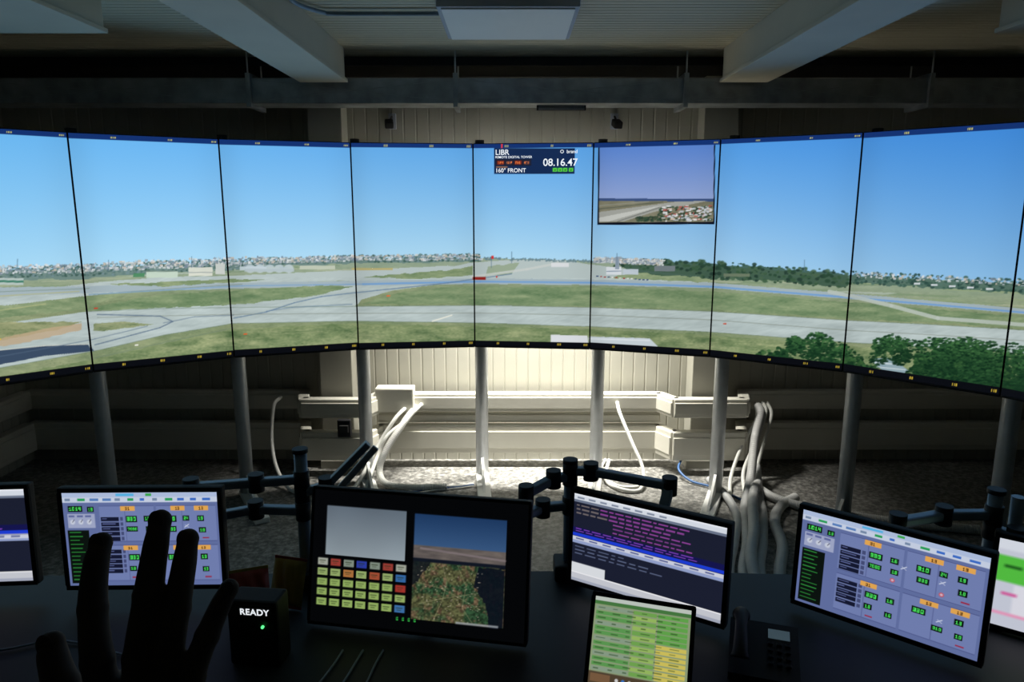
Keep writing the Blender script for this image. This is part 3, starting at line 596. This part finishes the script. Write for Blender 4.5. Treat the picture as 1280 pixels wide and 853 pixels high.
# ------------------------------------------------------------------ desk objects
e=empty("status_indicator_box",(-.615,1.60,.715),(0,0,R(-6)))
box("case",(.125,.07,.17),(0,0,.085),M_black,e,bevel=.008); box("display_window",(.10,.003,.035),(0,-.0355,.138),M_bezel,e,bevel=.001,seg=1)
cu=bpy.data.curves.new("ready_text",'FONT'); cu.body="READY"; cu.size=.022; cu.align_x='CENTER'; cu.align_y='CENTER'; cu.offset=.0003; cu.extrude=.0004; cu.space_character=1.08; cu.materials.append(M_txt)
o=bpy.data.objects.new("ready_text",cu); o.location=(0.008,-.038,.144); o.rotation_euler=(R(90),0,0); link(o,e)
cyl("led",.0035,(.026,-.034,.107),(.026,-.040,.107),M_led,e,12)
e=empty("desk_phone",(.61,1.58,.715),(0,0,R(-18)))
V=[(-.08,-.09,0),(.08,-.09,0),(.08,.08,0),(-.08,.08,0),(-.08,-.09,.018),(.08,-.09,.018),(.08,.08,.06),(-.08,.08,.06)]
mesh_obj("base",V,[(3,2,1,0),(4,5,6,7),(0,1,5,4),(1,2,6,5),(2,3,7,6),(3,0,4,7)],M_black,e)
tl=math.atan2(.042,.17)
box("lcd",(.05,.03,.003),(.035,.045,.053),mat("phone_lcd",(.08,.12,.14),.3,emit=(.25,.4,.5),estr=.15),e,(tl,0,0),.001,1)
for i in range(4):
    for j in range(3): box("key_%d_%d"%(i,j),(.013,.011,.006),(.015+j*.02,.012-i*.02,.047-i*.0048),M_bezel,e,(tl,0,0),.002,1)
tube("handset",[(-.055,.07,.075),(-.055,.055,.085),(-.055,.0,.085),(-.055,-.06,.065),(-.055,-.075,.05)],[.022,.017,.014,.017,.022],M_black,e,step=.006,seg=16)
def keyboard(loc,yaw):
    e=empty("keyboard",loc,(R(2),0,yaw)); box("base",(.44,.14,.016),(0,0,.0115),M_black,e,bevel=.005)
    for r in range(5):
        for k in range(14): box("key_%d_%d"%(r,k),(.024,.020,.008),(-.20+k*.0305,.05-r*.025,.022),M_bezel,e,bevel=.002,seg=1)
keyboard((-.20,1.32,.715),R(-3)); keyboard((.80,1.22,.715),R(-35))
def mouse(loc,yaw):
    V,F=sweep_data([(0,-.05,.016),(0,-.03,.018),(0,.0,.02),(0,.04,.017),(0,.052,.014)],[.008,.026,.03,.024,.008],step=.004,seg=20,flat=.6)
    e=empty("computer_mouse",loc,(0,0,yaw)); mesh_obj("shell",V,F,M_black,e,True); cyl("wheel",.007,(-.003,.03,.034),(.003,.03,.034),M_arm,e,12)
mouse((.10,1.30,.715),0); mouse((1.12,1.08,.715),R(-30))
def packet(loc,yaw,tilt,m,m2_):
    e=empty("snack_packet",loc,(tilt,0,yaw)); V=[];F=[];n=14
    for s in (1,-1):
        for i in range(n+1):
            for j in range(n+1):
                u=i/n*2-1;v=j/n*2-1; hgt=.018*max(0,(1-u*u)*(1-v*v))**.5*(1+.25*math.sin(9*u+3*v)); V.append((u*.05,s*hgt,v*.062))
    o=(n+1)**2
    for s in range(2):
        for i in range(n):
            for j in range(n):
                a=s*o+i*(n+1)+j; q=(a,a+1,a+n+2,a+n+1); F.append(q if s else q[::-1])
    mesh_obj("wrapper",V,F,m,e,True)
    for s in (-1,1): box("crimped_edge_%d"%s,(.10,.002,.008),(0,0,s*.064),m2_,e)
packet((-.70,1.77,.786),R(20),R(-25),M_red,M_yel); packet((-.62,1.84,.782),R(-15),R(-20),M_yel,M_red)
for i in range(3): hose([(-.42+i*.05,1.62,.721),(-.43+i*.05,1.56,.721),(-.45+i*.055,1.48,.721),(-.47+i*.05,1.42,.721)],.0028,M_arm,0,name="cable",par=DC)
hose([(-1.5,1.70,.721),(-1.3,1.62,.721),(-1.15,1.66,.721),(-.95,1.60,.721)],.003,M_arm,0,name="cable",par=DC)

# ------------------------------------------------------------------ raised right hand (seen from its back)
def hand():
    th=R(10.713); c,s=math.cos(th),math.sin(th)
    org=Vector((-.2549,.50*(c-.4582*s),CH+.50*(-s-.4582*c)))
    e=empty("raised_hand",org,(-th,0,0))
    k=.000554
    def L(px,py,dy=0): return ((px-180)*k,dy,(840-py)*k)
    fingers={"index":([L(130,885,.004),L(122,826,0),L(110,765,.006),L(105,718,.014),L(104,690,.022)],[.0125,.0115,.0103,.0094,.0080]),
     "middle":([L(172,885,.002),L(175,822,0),L(180,748,.006),L(182,698,.013),L(183,660,.020)],[.0125,.0118,.0106,.0096,.0082]),
     "ring":([L(206,885,.004),L(210,828,0),L(216,765,.006),L(219,718,.013),L(219,684,.020)],[.0118,.0110,.0100,.0091,.0078]),
     "pinky":([L(232,895,.006),L(240,846,.0),L(256,798,.004),L(267,766,.010),L(276,745,.015)],[.0108,.0099,.0089,.0082,.0070]),
     "thumb":([L(120,970,.012),L(88,915,.012),L(62,870,.014),L(46,836,.018),L(42,820,.020)],[.0165,.0148,.0125,.0112,.0092])}
    V=[];F=[]
    def add(P_,r,**kw):
        n=len(V); v,f=sweep_data(P_,r,step=.003,seg=20,**kw); V.extend(v); F.extend([tuple(i+n for i in q) for q in f])
    def ball(p,r):
        n=len(V); bm=bmesh.new(); bmesh.ops.create_icosphere(bm,subdivisions=3,radius=r)
        V.extend([Vector(p)+v.co for v in bm.verts]); F.extend([tuple(v.index+n for v in f.verts) for f in bm.faces]); bm.free()
    for nm,(P_,r) in fingers.items():
        add(P_,r,flat=.92); ball(P_[-1],r[-1]*1.0); ball(P_[1],r[1]*1.02); ball(P_[2],r[2]*1.03)
    wr=L(180,1010,.01)
    qs=[L(132,852,.004),L(156,850,.003),L(182,846,.003),L(208,852,.004),L(234,866,.006)]
    for q in qs: add([wr,((wr[0]*.5+q[0]*.5)+(q[0]-wr[0])*.15,.008,(wr[2]+q[2])/2),q],[.020,.0175,.0130])
    add([wr,L(130,965,.014),L(96,920,.012)],[.018,.020,.0150]); add([L(100,925,.012),L(128,890,.008),L(140,880,.004)],[.011,.012,.011])
    fa=[wr,L(182,1100,.0),L(190,1220,-.06),L(205,1340,-.14)]
    add([L(180,980,.01)]+fa,[.026,.026,.028,.036,.042],flat=.8)
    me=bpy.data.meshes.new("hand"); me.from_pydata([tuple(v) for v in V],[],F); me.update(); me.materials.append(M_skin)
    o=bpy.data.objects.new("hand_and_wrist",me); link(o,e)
    rm=o.modifiers.new("r",'REMESH'); rm.mode='VOXEL'; rm.voxel_size=.0016; rm.use_smooth_shade=True
    sm=o.modifiers.new("s",'SMOOTH'); sm.factor=.6; sm.iterations=6
    for nm,(P_,r) in fingers.items():
        a=Vector(P_[-1]); b=Vector(P_[-2]); d=(a-b).normalized()
        bm=bmesh.new(); bmesh.ops.create_uvsphere(bm,u_segments=16,v_segments=10,radius=1); bmesh.ops.scale(bm,vec=(r[-1]*.72,.0016,r[-1]*.95),verts=bm.verts)
        mn=bpy.data.meshes.new("nail"); bm.to_mesh(mn); bm.free(); mn.materials.append(M_nail)
        n=bpy.data.objects.new(nm+"_nail",mn); n.location=a+d*.001+Vector((0,-r[-1]*.86,0)); n.rotation_euler=(0,math.atan2(d.x,d.z),0); link(n,e)
    tube("sleeve",[L(182,1100,.0),L(185,1140,-.02),L(190,1220,-.06),L(205,1340,-.14),L(225,1470,-.22)],[.036,.038,.042,.052,.058],M_sleeve,e,step=.01,seg=24)
hand()

# ------------------------------------------------------------------ lights
def area(name,loc,rot,sx,sy,p,col,parent=None,spread=180):
    l=bpy.data.lights.new(name,'AREA'); l.shape='RECTANGLE'; l.size=sx; l.size_y=sy; l.energy=p; l.color=col; l.spread=math.radians(spread)
    o=bpy.data.objects.new(name,l); o.location=loc; o.rotation_euler=rot; return link(o,parent)
e=empty("batten_work_light",(.16,4.74,2.10))
box("housing",(1.5,.05,.04),(0,0,.03),M_lampfr,e,bevel=.005); cyl("tube",.012,(-.72,0,-.005),(.72,0,-.005),M_tube,e,12)
for s in (-1,1): bar("wall_bracket",(s*.4,.02,.03),(s*.4,.22,.03),.02,.02,M_lampfr,e)
area("lamp",(0,-.0,-.02),(R(-3),0,0),1.4,.03,66,(1.0,.97,.89),e,80)
w=bpy.data.worlds.new("world"); sc.world=w; w.use_nodes=True; w.node_tree.nodes["Background"].inputs[0].default_value=(.5,.55,.6,1); w.node_tree.nodes["Background"].inputs[1].default_value=.0
# ------------------------------------------------------------------ camera
cd=bpy.data.cameras.new("camera"); cd.sensor_width=36; cd.lens=902.5/1280*36; cd.clip_start=.02
co=bpy.data.objects.new("camera",cd); co.location=(0,0,CH); co.rotation_euler=(R(90-10.713),0,0); link(co); sc.camera=co
